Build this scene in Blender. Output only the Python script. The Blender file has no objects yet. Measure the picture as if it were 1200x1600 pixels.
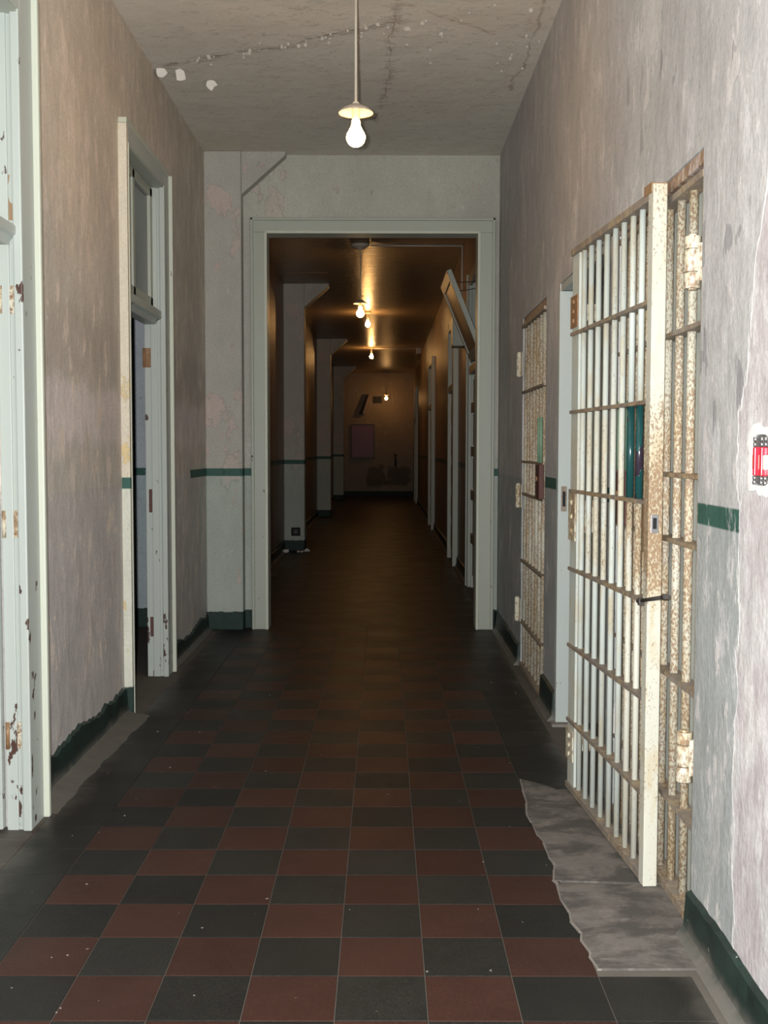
import bpy, math, random
from mathutils import Vector, Matrix
random.seed(7)
C = bpy.context.scene.collection
SC = bpy.context.scene

# ------------------------------------------------------------------ camera, light, exposure
EYE = 1.3844
cam_d = bpy.data.cameras.new('camera'); cam = bpy.data.objects.new('camera', cam_d); C.objects.link(cam)
cam_d.sensor_fit = 'VERTICAL'; cam_d.sensor_height = 36.0; cam_d.sensor_width = 27.0
cam_d.lens = 1720.0 / 1600.0 * 36.0
cam_d.clip_start = 0.02; cam_d.clip_end = 200
PITCH, YAW, ROLL = .0572, .0008, -.0015
cam.matrix_world = (Matrix.Translation((0, 0, EYE)) @ Matrix.Rotation(-YAW, 4, 'Z')
                    @ Matrix.Rotation(math.pi / 2 - PITCH, 4, 'X') @ Matrix.Rotation(-ROLL, 4, 'Z'))
SC.camera = cam

W = bpy.data.worlds.new('world'); SC.world = W; W.use_nodes = True
W.node_tree.nodes['Background'].inputs[0].default_value = (.5, .55, .62, 1)
W.node_tree.nodes['Background'].inputs[1].default_value = 0.004

# the camera's own flash, beside the lens
FLASH_W = 900.0
fl_d = bpy.data.lights.new('camera_flash', 'SPOT'); fl = bpy.data.objects.new('camera_flash', fl_d); C.objects.link(fl)
fl_d.energy = FLASH_W; fl_d.color = (.97, .99, 1.0); fl_d.spot_size = math.radians(130); fl_d.spot_blend = .35
fl_d.shadow_soft_size = .018
fl.location = (-.055, -.01, EYE + .03)
fl.rotation_euler = (math.radians(92), 0, 0)

BULB_COL = (1.0, .53, .18)
BULB_L = 85.0          # radiance of a glowing bulb

vs = SC.view_settings
SC.display_settings.display_device = 'sRGB'
vs.view_transform = 'Standard'; vs.look = 'None'; vs.exposure = 0.0; vs.gamma = 1.0; vs.use_curve_mapping = False


# ------------------------------------------------------------------ mesh helpers
class MB:
    def __init__(self): self.v = []; self.f = []; self.m = []; self.sm = []
    def add(self, vs_, fs_, mi=0, smooth=False):
        o = len(self.v); self.v += [tuple(p) for p in vs_]
        for f in fs_:
            self.f.append([i + o for i in f]); self.m.append(mi); self.sm.append(smooth)
        return self
    def box(self, x0, x1, y0, y1, z0, z1, mi=0):
        if x0 > x1: x0, x1 = x1, x0
        if y0 > y1: y0, y1 = y1, y0
        if z0 > z1: z0, z1 = z1, z0
        v = [(x0, y0, z0), (x1, y0, z0), (x1, y1, z0), (x0, y1, z0), (x0, y0, z1), (x1, y0, z1), (x1, y1, z1), (x0, y1, z1)]
        return self.add(v, [(0, 3, 2, 1), (4, 5, 6, 7), (0, 1, 5, 4), (1, 2, 6, 5), (2, 3, 7, 6), (3, 0, 4, 7)], mi)
    def cyl(self, p0, p1, r, n=12, mi=0, r1=None, cap=True):
        p0 = Vector(p0); p1 = Vector(p1); d = (p1 - p0).normalized(); r1 = r if r1 is None else r1
        a = d.orthogonal().normalized(); b = d.cross(a)
        v = []
        for p, q in ((p0, r), (p1, r1)):
            for k in range(n):
                t = 2 * math.pi * k / n; v.append(p + a * (q * math.cos(t)) + b * (q * math.sin(t)))
        self.add(v, [(k, (k + 1) % n, n + (k + 1) % n, n + k) for k in range(n)], mi, True)
        if cap: self.add(v, [tuple(range(n - 1, -1, -1)), tuple(range(n, 2 * n))], mi)
        return self
    def tube(self, pts, r, n=8, mi=0):
        for a, b in zip(pts[:-1], pts[1:]): self.cyl(a, b, r, n, mi)
        return self
    def lathe(self, prof, n=28, mi=0, c=(0, 0, 0)):
        v = []
        for r, z in prof:
            for k in range(n):
                t = 2 * math.pi * k / n; v.append((c[0] + r * math.cos(t), c[1] + r * math.sin(t), c[2] + z))
        f = []
        for i in range(len(prof) - 1):
            for k in range(n):
                f.append((i * n + k, i * n + (k + 1) % n, (i + 1) * n + (k + 1) % n, (i + 1) * n + k))
        return self.add(v, f, mi, True)
    def prism(self, poly, axis, a0, a1, mi=0):
        """poly: 2D points; axis the extrusion axis ('x','y','z')."""
        def P(p, a):
            return {'x': (a, p[0], p[1]), 'y': (p[0], a, p[1]), 'z': (p[0], p[1], a)}[axis]
        n = len(poly); v = [P(p, a0) for p in poly] + [P(p, a1) for p in poly]
        return self.add(v, [tuple(range(n - 1, -1, -1)), tuple(range(n, 2 * n))] + [(k, (k + 1) % n, n + (k + 1) % n, n + k) for k in range(n)], mi)
    def mesh(self, name, mats):
        me = bpy.data.meshes.new(name); me.from_pydata(self.v, [], self.f)
        for m in (mats if isinstance(mats, (list, tuple)) else [mats]): me.materials.append(m)
        for p, mi, s in zip(me.polygons, self.m, self.sm): p.material_index = mi; p.use_smooth = s
        import bmesh
        bm = bmesh.new(); bm.from_mesh(me)
        bmesh.ops.remove_doubles(bm, verts=bm.verts, dist=1e-6) if any(self.sm) and len(self.v) < 4000 else None
        bmesh.ops.recalc_face_normals(bm, faces=bm.faces); bm.to_mesh(me); bm.free()
        return me
    def build(self, name, mats, parent=None, loc=(0, 0, 0), bevel=0):
        return link(name, self.mesh(name, mats), parent, loc, bevel)


def link(name, me, parent=None, loc=(0, 0, 0), bevel=0):
    o = bpy.data.objects.new(name, me); C.objects.link(o); o.location = loc
    if parent is not None: o.parent = parent
    if bevel:
        b = o.modifiers.new('bevel', 'BEVEL'); b.width = bevel; b.segments = 2; b.limit_method = 'ANGLE'
    return o


def tag(o, label, cat, group=None):
    o['label'] = label; o['category'] = cat
    if group: o['group'] = group
    return o


def thing(name, loc, label, cat, group=None, rz=0):
    o = bpy.data.objects.new(name, None); C.objects.link(o); o.location = loc; o.rotation_euler = (0, 0, rz)
    o.empty_display_size = .1
    return tag(o, label, cat, group)


def struct(o, label=None):
    o['kind'] = 'structure'
    if label: o['label'] = label
    return o


def struct_root(name, loc=(0, 0, 0), label=None):
    o = bpy.data.objects.new(name, None); C.objects.link(o); o.location = loc
    return struct(o, label)


def copy_tree(o, parent=None):
    c = o.copy(); C.objects.link(c)
    if parent is not None: c.parent = parent
    for ch in [q for q in bpy.data.objects if q.parent == o]: copy_tree(ch, c)
    return c


# ------------------------------------------------------------------ material helpers
class MT:
    def __init__(self, name, rough=.7, spec=.3):
        self.mat = bpy.data.materials.new(name); self.mat.use_nodes = True
        self.nt = self.mat.node_tree; self.n = self.nt.nodes; self.l = self.nt.links
        self.b = self.n['Principled BSDF']; self.b.inputs['Roughness'].default_value = rough
        self.b.inputs['Specular IOR Level'].default_value = spec
        self.tc = self.n.new('ShaderNodeTexCoord'); self.co = self.tc.outputs['Object']; self._pos = None
    def random_offset(self):
        oi = self.n.new('ShaderNodeObjectInfo'); self.rand = oi.outputs['Random']
        m = self.n.new('ShaderNodeVectorMath'); m.operation = 'MULTIPLY_ADD'
        self.l.new(oi.outputs['Random'], m.inputs[0]); m.inputs[1].default_value = (37, 19, 53); self.l.new(self.co, m.inputs[2])
        self.co = m.outputs[0]; return self
    def pos(self):
        if self._pos is None:
            g = self.n.new('ShaderNodeNewGeometry'); s = self.n.new('ShaderNodeSeparateXYZ')
            self.l.new(g.outputs['Position'], s.inputs[0]); self._pos = s.outputs; self.wpos = g.outputs['Position']
        return self._pos
    def setv(self, sock, v):
        if hasattr(v, 'is_linked') or hasattr(v, 'node'): self.l.new(v, sock)
        else: sock.default_value = v
    def noise(self, scale, detail=5, rough=.55, stretch=(1, 1, 1), off=(0, 0, 0), dist=0, co=None):
        m = self.n.new('ShaderNodeMapping'); m.inputs['Scale'].default_value = stretch; m.inputs['Location'].default_value = off
        self.l.new(co or self.co, m.inputs[0])
        t = self.n.new('ShaderNodeTexNoise'); t.inputs['Scale'].default_value = scale; t.inputs['Detail'].default_value = detail
        t.inputs['Roughness'].default_value = rough; t.inputs['Distortion'].default_value = dist
        self.l.new(m.outputs[0], t.inputs['Vector']); return t.outputs['Fac']
    def cn(self, v, k=1.8):
        return self.math('ADD', self.math('MULTIPLY', self.math('SUBTRACT', v, .5), k), .5, True)
    def math(self, op, a, b=0.0, clamp=False):
        m = self.n.new('ShaderNodeMath'); m.operation = op; m.use_clamp = clamp
        self.setv(m.inputs[0], a); self.setv(m.inputs[1], b); return m.outputs[0]
    def smooth(self, v, lo, hi):
        """0 below lo, 1 above hi (lo > hi inverts)."""
        m = self.n.new('ShaderNodeMapRange'); m.interpolation_type = 'SMOOTHSTEP'
        if lo > hi: m.inputs[1].default_value = hi; m.inputs[2].default_value = lo; m.inputs[3].default_value = 1; m.inputs[4].default_value = 0
        else: m.inputs[1].default_value = lo; m.inputs[2].default_value = hi
        self.l.new(v, m.inputs[0]); return m.outputs[0]
    def band(self, v, a, b, soft=.004):
        return self.math('MULTIPLY', self.smooth(v, a - soft, a + soft), self.smooth(v, b + soft, b - soft))
    def mul(self, *a):
        r = a[0]
        for q in a[1:]: r = self.math('MULTIPLY', r, q)
        return r
    def mix(self, fac, a, b):
        m = self.n.new('ShaderNodeMix'); m.data_type = 'RGBA'
        self.setv(m.inputs[0], fac)
        self.setv(m.inputs[6], a if not isinstance(a, tuple) else (*a, 1)); self.setv(m.inputs[7], b if not isinstance(b, tuple) else (*b, 1))
        return m.outputs[2]
    def gain(self, col, g):
        m = self.n.new('ShaderNodeMix'); m.data_type = 'RGBA'; m.blend_type = 'MULTIPLY'; m.inputs[0].default_value = 1
        self.setv(m.inputs[6], col if not isinstance(col, tuple) else (*col, 1)); self.setv(m.inputs[7], g); return m.outputs[2]
    def bump(self, h, strength=.3, dist=.01):
        b = self.n.new('ShaderNodeBump'); b.inputs['Strength'].default_value = strength; b.inputs['Distance'].default_value = dist
        self.l.new(h, b.inputs['Height']); self.l.new(b.outputs[0], self.b.inputs['Normal'])
    def out(self, col, rough=None):
        self.setv(self.b.inputs['Base Color'], col if not isinstance(col, tuple) else (*col, 1))
        if rough is not None: self.setv(self.b.inputs['Roughness'], rough)
        return self.mat


GREEN = (.035, .105, .080)
DKGREEN = (.014, .034, .027)


def plaster(name, upper, lower, peel=(.52, .42, .36), peel_amt=.42, scuff=(.62, .58, .54), stripe=None, ysplit=1.2,
            light_band=False, raw_before=None, base_band=False, chips=False, rough=.62, streak=1.0, torn=.60, lathe_dark=None):
    m = MT(name, rough, .35); X, Y, Z = m.pos()
    big = m.cn(m.noise(1.1, 6, .6)); mid = m.cn(m.noise(4.5, 7, .62, off=(3, 1, 7))); stk = m.cn(m.noise(13, 8, .70, (1, 1, .38), (5, 2, 1)), 2.0); fine = m.cn(m.noise(70, 4, .6), 1.6)
    edge = m.noise(14, 5, .6, off=(9, 9, 9))
    zr = m.math('ADD', Z, m.math('MULTIPLY', m.math('SUBTRACT', edge, .5), .02))
    col = m.mix(m.smooth(zr, ysplit - .006, ysplit + .006), lower, upper)
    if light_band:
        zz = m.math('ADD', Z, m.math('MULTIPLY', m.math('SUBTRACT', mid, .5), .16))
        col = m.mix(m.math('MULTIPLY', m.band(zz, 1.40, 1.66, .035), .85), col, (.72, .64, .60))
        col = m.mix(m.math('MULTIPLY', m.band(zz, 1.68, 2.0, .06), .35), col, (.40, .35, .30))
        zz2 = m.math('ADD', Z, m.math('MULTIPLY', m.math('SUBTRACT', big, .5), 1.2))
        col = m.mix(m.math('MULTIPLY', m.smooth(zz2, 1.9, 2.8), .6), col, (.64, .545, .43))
    # mottling and vertical scrape streaks
    g = m.math('ADD', .80, m.math('MULTIPLY', big, .30)); g = m.math('MULTIPLY', g, m.math('ADD', 1 - .20 * streak, m.math('MULTIPLY', stk, .36 * streak)))
    g = m.math('MULTIPLY', g, m.math('ADD', .85, m.math('MULTIPLY', fine, .3)))
    pk = m.smooth(m.math('ADD', m.math('MULTIPLY', stk, .55), m.math('MULTIPLY', mid, .45)), 1 - peel_amt, 1 - peel_amt + .035)
    col = m.mix(pk, col, peel)
    tp = m.math('ADD', m.math('MULTIPLY', m.noise(3.3, 9, .68, (1, 1, .55), (4, 7, 2)), .75), m.math('MULTIPLY', big, .25))
    col = m.mix(m.math('MULTIPLY', m.smooth(tp, torn, torn + .012), m.math('ADD', .25, m.math('MULTIPLY', m.smooth(Z, 1.0, 1.5), .5))), col, peel)
    dk = m.smooth(m.noise(21, 6, .7, (1, 1, .45), (11, 2, 5)), .655, .68)
    col = m.mix(m.math('MULTIPLY', dk, .55), col, tuple(c * .45 for c in upper))
    sc = m.smooth(m.noise(16, 8, .75, (1, 1, .35), (1, 8, 3)), .625, .67)
    col = m.mix(m.math('MULTIPLY', sc, .6), col, scuff)
    if chips:
        ch = m.noise(9, 3, .5, (1, 1, .45), (2, 4, 0)); ck = m.math('MULTIPLY', m.smooth(ch, .635, .65), m.smooth(Y, 5.2, 3.4))
        ck = m.math('MULTIPLY', ck, m.smooth(Z, 1.2, 1.5))
        col = m.mix(m.math('MULTIPLY', ck, .75), col, (.27, .26, .27))
    if stripe:
        my = m.math('ADD', Y, m.math('MULTIPLY', m.math('SUBTRACT', mid, .5), .14))
        rag = m.smooth(m.noise(11, 4, .6, (1, 1, .4), (4, 4, 2)), .66, .62)
        s = m.mul(m.band(Z, 1.178, 1.236, .003), m.band(my, stripe[0], stripe[1], .01), rag)
        col = m.mix(s, col, GREEN)
    if base_band:
        s = m.band(m.math('ADD', Z, m.math('MULTIPLY', m.math('SUBTRACT', edge, .5), .03)), -1, .145, .004)
        col = m.mix(s, col, DKGREEN)
    if raw_before is not None:
        yy = m.math('ADD', Y, m.math('MULTIPLY', m.math('SUBTRACT', m.noise(3.2, 5, .6, (1, 1, .6), (7, 0, 0)), .5), .35))
        zz = m.math('MULTIPLY', m.math('MAXIMUM', m.math('SUBTRACT', Z, 1.45), 0.0), .30)
        yy = m.math('ADD', yy, zz)
        rw = m.smooth(yy, raw_before + .006, raw_before - .006)
        rc = m.mix(m.smooth(mid, .35, .75), (.50, .455, .46), (.62, .605, .60))
        rc = m.mix(m.math('MULTIPLY', m.smooth(big, .55, .8), .4), rc, (.58, .47, .455))
        rc = m.mix(m.math('MULTIPLY', m.smooth(m.noise(13, 7, .7, (1, 1, .4), (6, 1, 1)), .54, .60), .55), rc, (.70, .69, .67))
        col = m.mix(rw, col, rc)
        col = m.mix(m.mul(m.band(yy, raw_before - .004, raw_before + .006, .003), m.smooth(edge, .40, .55), .8), col, (.68, .67, .64))
        col = m.mix(m.mul(m.smooth(m.noise(6.5, 8, .72, (1, 1, .5), (8, 3, 3)), .56, .63), m.smooth(Y, 3.6, 2.9), .55), col, (.66, .65, .65))
        h2 = rw
    if lathe_dark:
        for (cx, cz, rx, rz) in lathe_dark:
            dx = m.math('DIVIDE', m.math('SUBTRACT', X, cx), rx); dz = m.math('DIVIDE', m.math('SUBTRACT', Z, cz), rz)
            d = m.math('ADD', m.math('ADD', m.math('MULTIPLY', dx, dx), m.math('MULTIPLY', dz, dz)), m.math('MULTIPLY', m.math('SUBTRACT', m.noise(3.2, 5, .65), .5), 5.5))
            col = m.mix(m.math('MULTIPLY', m.smooth(d, 1.5, .7), .8), col, (.10, .08, .065))
    gc = m.n.new('ShaderNodeCombineColor')
    for i in range(3): m.l.new(g, gc.inputs[i])
    col = m.gain(col, gc.outputs[0])
    hh = m.math('ADD', m.math('MULTIPLY', pk, -.35), m.math('ADD', m.math('MULTIPLY', mid, .8), m.math('MULTIPLY', fine, .18)))
    hh = m.math('ADD', hh, m.math('MULTIPLY', stk, .5)); hh = m.math('ADD', hh, m.math('MULTIPLY', m.smooth(tp, torn, torn + .012), -.6))
    if raw_before is not None: hh = m.math('ADD', hh, m.math('MULTIPLY', h2, -.5))
    m.bump(hh, .55, .010)
    return m.out(col)


def paint(name, base, chip=(.07, .035, .025), amt=.30, low=.0, rough=.45, crack=False, dirt=.25):
    """old oil paint with dark chips, more of them near the floor."""
    m = MT(name, rough, .4).random_offset(); X, Y, Z = m.pos()
    a = m.noise(16, 5, .55, (1, 1, .55)); big = m.noise(2.2, 4, .6)
    lowz = m.math('MULTIPLY', m.smooth(Z, 1.1, 0.0), low)
    v = m.math('ADD', a, lowz)
    k = m.smooth(v, 1 - amt, 1 - amt + .025)
    g = m.noise(5, 5, .6, (1, 1, .3), (3, 3, 3))
    col = m.mix(m.math('MULTIPLY', g, dirt), base, tuple(c * .55 for c in base))
    col = m.mix(m.math('MULTIPLY', m.smooth(big, .55, .7), .25), col, (base[0] * .98, base[1] * .9, base[2] * .8))
    col = m.mix(k, col, chip)
    m.bump(m.math('ADD', m.math('MULTIPLY', k, -.8), m.math('MULTIPLY', g, .3)), .5, .003)
    return m.out(col)


def rusty(name, base=(.60, .62, .55), amt=.45, big_amt=.62, fine_scale=165, rough=.55, hand_amt=.35):
    """white painted iron breaking out in rust specks and runs."""
    m = MT(name, rough, .4).random_offset(); _, _, Z = m.pos()
    sp = m.noise(fine_scale, 5, .65, (1, 1, .6)); big = m.noise(5.5, 4, .6, (1, 1, .35), (2, 2, 2)); run = m.noise(26, 4, .6, (1, 1, .25), (7, 7, 7))
    cl = m.smooth(big, big_amt - .18, big_amt + .12)
    hand = m.math('MULTIPLY', m.band(m.math('ADD', Z, m.math('MULTIPLY', m.math('SUBTRACT', run, .5), .8)), .98, 1.50, .12), hand_amt)
    cl = m.math('ADD', cl, hand)
    th = m.math('SUBTRACT', 1 - amt * .82, m.math('MULTIPLY', cl, .13))
    k = m.math('MULTIPLY', m.math('SUBTRACT', sp, th), 9, True); k = m.math('MULTIPLY', k, .74)
    yl = m.smooth(m.math('ADD', m.math('ADD', m.math('MULTIPLY', run, .6), m.math('MULTIPLY', big, .4)), m.math('MULTIPLY', hand, .12)), .50 - amt * .12, .66)
    col = m.mix(m.math('MULTIPLY', yl, min(1, amt * 1.5)), base, (.46, .36, .20))
    rc = m.mix(m.noise(40, 3), (.27, .125, .040), (.10, .048, .025))
    col = m.mix(k, col, rc)
    m.bump(m.math('ADD', m.math('MULTIPLY', k, .6), m.math('MULTIPLY', sp, .2)), .5, .002)
    return m.out(col)


def simple(name, col, rough=.6, spec=.3, var=.25, scale=20, metal=0, bump=.15):
    m = MT(name, rough, spec).random_offset()
    a = m.noise(scale, 5, .6)
    c = m.mix(m.math('MULTIPLY', a, var * 2), col, tuple(x * .5 for x in col))
    m.b.inputs['Metallic'].default_value = metal
    m.bump(a, bump, .003)
    return m.out(c)


def tile_mat(name, col, col2):
    m = MT(name, .5, .14).random_offset(); X, Y, Z = m.pos()
    # speckled terrazzo-like body, dust towards the walls
    sp = m.noise(260, 2, .5); blot = m.noise(7, 5, .6); wn = m.noise(3.0, 6, .65, co=m.wpos, off=(2, 5, 0))
    c = m.mix(m.smooth(sp, .42, .66), col, col2)
    vc = m.math('ADD', .72, m.math('MULTIPLY', m.rand, .30)); vc = m.math('MULTIPLY', vc, m.math('ADD', .72, m.math('MULTIPLY', blot, .55)))
    cc = m.n.new('ShaderNodeCombineColor')
    for i in range(3): m.l.new(vc, cc.inputs[i])
    c = m.gain(c, cc.outputs[0])
    dl = m.smooth(m.math('ADD', X, m.math('MULTIPLY', wn, .25)), -1.02, -1.20); dr = m.smooth(m.math('SUBTRACT', X, m.math('MULTIPLY', wn, .25)), .60, .76)
    dust = m.math('MULTIPLY', m.math('MAXIMUM', dl, dr), .7)
    c = m.mix(dust, c, (.125, .115, .10))
    wh = m.smooth(m.noise(30, 2, .5, co=m.wpos), .755, .775)
    c = m.mix(m.math('MULTIPLY', wh, .7), c, (.30, .27, .25))
    m.bump(m.math('ADD', m.math('MULTIPLY', sp, .3), blot), .12, .003)
    return m.out(c, m.math('ADD', .34, m.math('MULTIPLY', wn, .25)))


M = {}
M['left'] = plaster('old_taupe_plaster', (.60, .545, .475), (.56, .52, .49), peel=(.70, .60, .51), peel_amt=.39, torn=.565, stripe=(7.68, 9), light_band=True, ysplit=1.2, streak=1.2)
M['right'] = plaster('grey_lilac_plaster', (.475, .468, .462), (.385, .405, .398), peel=(.57, .545, .53), peel_amt=.38, torn=.575, stripe=(2.0, 5.99), raw_before=2.72, chips=True, streak=1.2)
M['portal'] = plaster('pale_plaster', (.455, .445, .385), (.415, .445, .39), peel=(.50, .43, .37), peel_amt=.28, stripe=(0, 99), base_band=True, streak=.35)
M['pillar'] = plaster('pillar_plaster', (.445, .43, .38), (.395, .435, .385), peel=(.54, .435, .39), peel_amt=.36, torn=.57, stripe=(0, 99), base_band=True, streak=.4)
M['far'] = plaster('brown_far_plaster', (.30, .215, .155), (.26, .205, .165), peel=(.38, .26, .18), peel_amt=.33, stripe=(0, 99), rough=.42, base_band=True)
M['end'] = plaster('stained_end_plaster', (.30, .23, .165), (.29, .235, .185), peel=(.37, .29, .215), peel_amt=.36, streak=.15, base_band=True,
                   lathe_dark=[(-.22, .58, .28, .30), (.46, .56, .34, .28)])
M['room'] = plaster('blue_grey_room_plaster', (.52, .55, .585), (.44, .50, .51), peel=(.55, .55, .57), peel_amt=.3, stripe=(0, 99), base_band=True, streak=.4)
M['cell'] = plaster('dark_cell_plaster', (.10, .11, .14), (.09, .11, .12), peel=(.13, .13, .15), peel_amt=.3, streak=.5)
M['return'] = plaster('cream_plaster_edge', (.66, .60, .48), (.63, .63, .53), peel=(.66, .52, .28), peel_amt=.40, stripe=(0, 99), base_band=True, streak=.4)


def ceiling_mat():
    m = MT('peeling_ceiling_paint', .42, .13); X, Y, Z = m.pos()
    big = m.cn(m.noise(.9, 6, .6)); mid = m.cn(m.noise(5, 7, .65)); fl = m.noise(9, 9, .72, (1, 1.8, 1)); fine = m.noise(60, 3)
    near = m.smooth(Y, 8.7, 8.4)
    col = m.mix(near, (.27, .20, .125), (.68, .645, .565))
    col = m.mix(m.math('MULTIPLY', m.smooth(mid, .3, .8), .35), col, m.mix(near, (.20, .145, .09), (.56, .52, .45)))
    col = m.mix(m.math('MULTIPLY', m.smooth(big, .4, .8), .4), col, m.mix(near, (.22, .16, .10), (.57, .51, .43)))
    w = m.math('MULTIPLY', m.math('SUBTRACT', m.noise(2.0, 4, .6), .5), .22)
    # one long crack running across from the left, one along the middle, one at the right
    def crack(fx, fy, c, half, xr, yr):
        d = m.math('ABSOLUTE', m.math('ADD', m.math('ADD', m.math('MULTIPLY', X, fx), m.math('MULTIPLY', Y, fy)), m.math('ADD', w, c)))
        mk = m.mul(m.smooth(d, half, half * .3), m.band(X, xr[0], xr[1], .08), m.band(Y, yr[0], yr[1], .08))
        wide = m.mul(m.smooth(d, half * 6, half), m.smooth(fl, .50, .56), m.band(X, xr[0], xr[1], .1), m.band(Y, yr[0], yr[1], .1))
        return mk, wide
    ks = [crack(.49, 1, -5.90, .012, (-1.3, .12), (4, 7.3)), crack(1, .06, -.42, .008, (-.2, .8), (5, 7.6)), crack(-.8, 1, -5.55, .010, (.05, .6), (4, 7)), crack(1, 0, -.78, .012, (.4, .9), (4.5, 7))]
    for a, b in ks:
        col = m.mix(m.math('MULTIPLY', b, .6), col, (.60, .50, .41))
        col = m.mix(m.mul(a, m.smooth(mid, .3, .6), .55), col, (.27, .20, .15))
    pk = m.smooth(fl, .575, .61)
    col = m.mix(m.mul(pk, near, .38), col, (.64, .59, .52))
    h = m.math('ADD', m.math('ADD', m.math('MULTIPLY', pk, .16), m.math('MULTIPLY', mid, .45)), m.math('MULTIPLY', m.math('MULTIPLY', m.noise(16, 3, .5, (.5, 1, 1)), m.smooth(Y, 8.4, 8.7)), 1.3))
    for a, b in ks[:2]: h = m.math('ADD', h, m.math('MULTIPLY', b, .4))
    m.bump(h, .9, .012)
    return m.out(col, m.math('ADD', .30, m.math('MULTIPLY', near, .4)))


M['ceiling'] = ceiling_mat()
M['trim'] = paint('pale_green_white_paint', (.395, .418, .352), amt=.285, low=.05)
M['trim_chipped'] = paint('chipped_white_paint', (.44, .475, .435), amt=.325, low=.085)
M['band'] = paint('cream_green_edge_paint', (.53, .55, .455), amt=.28, low=.06)
M['bar_rail'] = paint('dusty_white_paint', (.42, .40, .35), amt=.30)
M['jamb_steel'] = paint('white_steel_paint', (.47, .515, .485), chip=(.20, .08, .04), amt=.285, low=.06)
M['white_bar'] = rusty('white_bar_paint', (.50, .54, .495), .37, .58, hand_amt=.7)
M['worn_bar'] = rusty('worn_bar_paint', (.52, .51, .43), .42, .50, hand_amt=1.1)
M['rust_bar'] = rusty('rusting_bar_paint', (.50, .48, .39), .52, .42, hand_amt=.2)
M['rust'] = rusty('heavy_rust', (.33, .19, .10), .66, .35, 80)
M['rail'] = rusty('rusty_rail', (.22, .185, .155), .46, .5, 80)
M['lintel'] = rusty('rusted_lintel', (.46, .38, .34), .60, .45, 40)
M['hinge'] = rusty('rust_streaked_hinge', (.56, .53, .42), .50, .46, 75)
M['lockbox'] = rusty('rusted_lock_plate', (.10, .14, .08), .62, .4, 30)
M['brownbox'] = simple('brown_rusted_steel', (.11, .045, .035), .6)
M['teal'] = paint('teal_gloss_paint', (.012, .062, .062), chip=(.03, .022, .035), amt=.43, rough=.2)
M['palegreen'] = simple('faded_green_paint', (.20, .32, .22), .5)
M['sheet'] = simple('grey_green_sheet_steel', (.50, .52, .475), .6, .3, .3, 6)
M['iron'] = simple('dark_iron', (.05, .042, .038), .5, .4)
M['green'] = None
M['black'] = simple('black_void_paint', (.012, .012, .013), .7)
M['glass_grey'] = simple('dusty_grey_glass', (.17, .185, .185), .3, .5, .3, 4)
M['brown_wood'] = paint('brown_varnished_wood', (.30, .20, .115), amt=.25, rough=.4)
M['cap'] = simple('enamel_lamp_cap', (.50, .40, .33), .4, .5, .15)
M['cap_in'] = simple('enamel_lamp_inside', (.75, .62, .42), .35, .5, .1)
M['cord'] = simple('pale_pendant_stem', (.52, .46, .37), .5, .3, .2)
M['porcelain'] = simple('porcelain_socket', (.70, .62, .48), .35, .5, .1)
M['conduit'] = simple('painted_conduit', (.46, .42, .36), .5, .4, .2)
M['maroon'] = simple('maroon_board', (.20, .055, .085), .4, .4, .25, 5)
M['paper'] = simple('white_paper', (.72, .70, .66), .8, .2, .1)
M['flake'] = simple('white_paint_flake', (.78, .75, .66), .7, .2, .1)
M['patch_flake'] = simple('dull_paint_flake', (.50, .455, .385), .8, .2, .3)
M['grout'] = simple('dirty_grout', (.14, .125, .105), .85, .2, .4, 9)
M['red_tile'] = tile_mat('red_tile', (.040, .0180, .0135), (.057, .0275, .0200))
M['dark_tile'] = tile_mat('dark_tile', (.0155, .0150, .0130), (.029, .0285, .025))
M['metal'] = simple('dull_silver_metal', (.55, .55, .56), .35, .5, .3, 30, .9)
M['red'] = simple('red_plastic_strip', (.62, .02, .04), .3, .5, .1)
M['white_plaster'] = simple('fresh_white_plaster', (.80, .78, .74), .8, .2, .15, 25, bump=.5)


def patch_mat():
    m = MT('bare_concrete_patch', .75, .25)
    a = m.noise(3.6, 8, .68, (1, 1.5, 1), dist=.3); b = m.noise(11, 7, .7, (1, 1.6, 1)); f = m.noise(120, 3)
    col = m.mix(m.smooth(a, .42, .60), (.070, .064, .057), (.165, .148, .132))
    col = m.mix(m.math('MULTIPLY', m.smooth(b, .53, .66), .6), col, (.235, .208, .188))
    col = m.mix(m.math('MULTIPLY', f, .4), col, (.10, .09, .08))
    m.bump(m.math('ADD', b, m.math('MULTIPLY', f, .3)), .3, .004)
    return m.out(col)


M['patch'] = patch_mat()
M['dust'] = simple('floor_dust', (.15, .14, .12), .9, .1, .4, 12)
M['patch_edge'] = simple('pale_cement_edge', (.25, .225, .20), .85, .2, .35, 30)


def base_mat():
    m = MT('dark_green_baseboard_paint', .5, .4); X, Y, Z = m.pos()
    a = m.noise(9, 6, .65); b = m.noise(22, 5, .6, off=(2, 2, 2))
    col = m.mix(m.cn(a, 2.2), (.006, .011, .010), (.020, .042, .034))
    lo = m.math('ADD', Z, m.math('MULTIPLY', m.math('SUBTRACT', a, .5), .12))
    col = m.mix(m.math('MULTIPLY', m.smooth(lo, .07, .0), .8), col, (.17, .155, .135))
    col = m.mix(m.smooth(b, .69, .71), col, (.35, .36, .33))
    m.bump(a, .4, .006)
    return m.out(col)


M['green'] = base_mat()


def emit(name, col, s):
    m = bpy.data.materials.new(name); m.use_nodes = True
    b = m.node_tree.nodes['Principled BSDF']
    b.inputs['Base Color'].default_value = (.9, .85, .75, 1)
    b.inputs['Emission Color'].default_value = (*col, 1); b.inputs['Emission Strength'].default_value = s
    return m


M['bulb'] = emit('glowing_bulb_glass', BULB_COL, BULB_L)
M['bulb_strong'] = emit('bright_bulb_glass', BULB_COL, BULB_L * 2.2)

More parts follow.
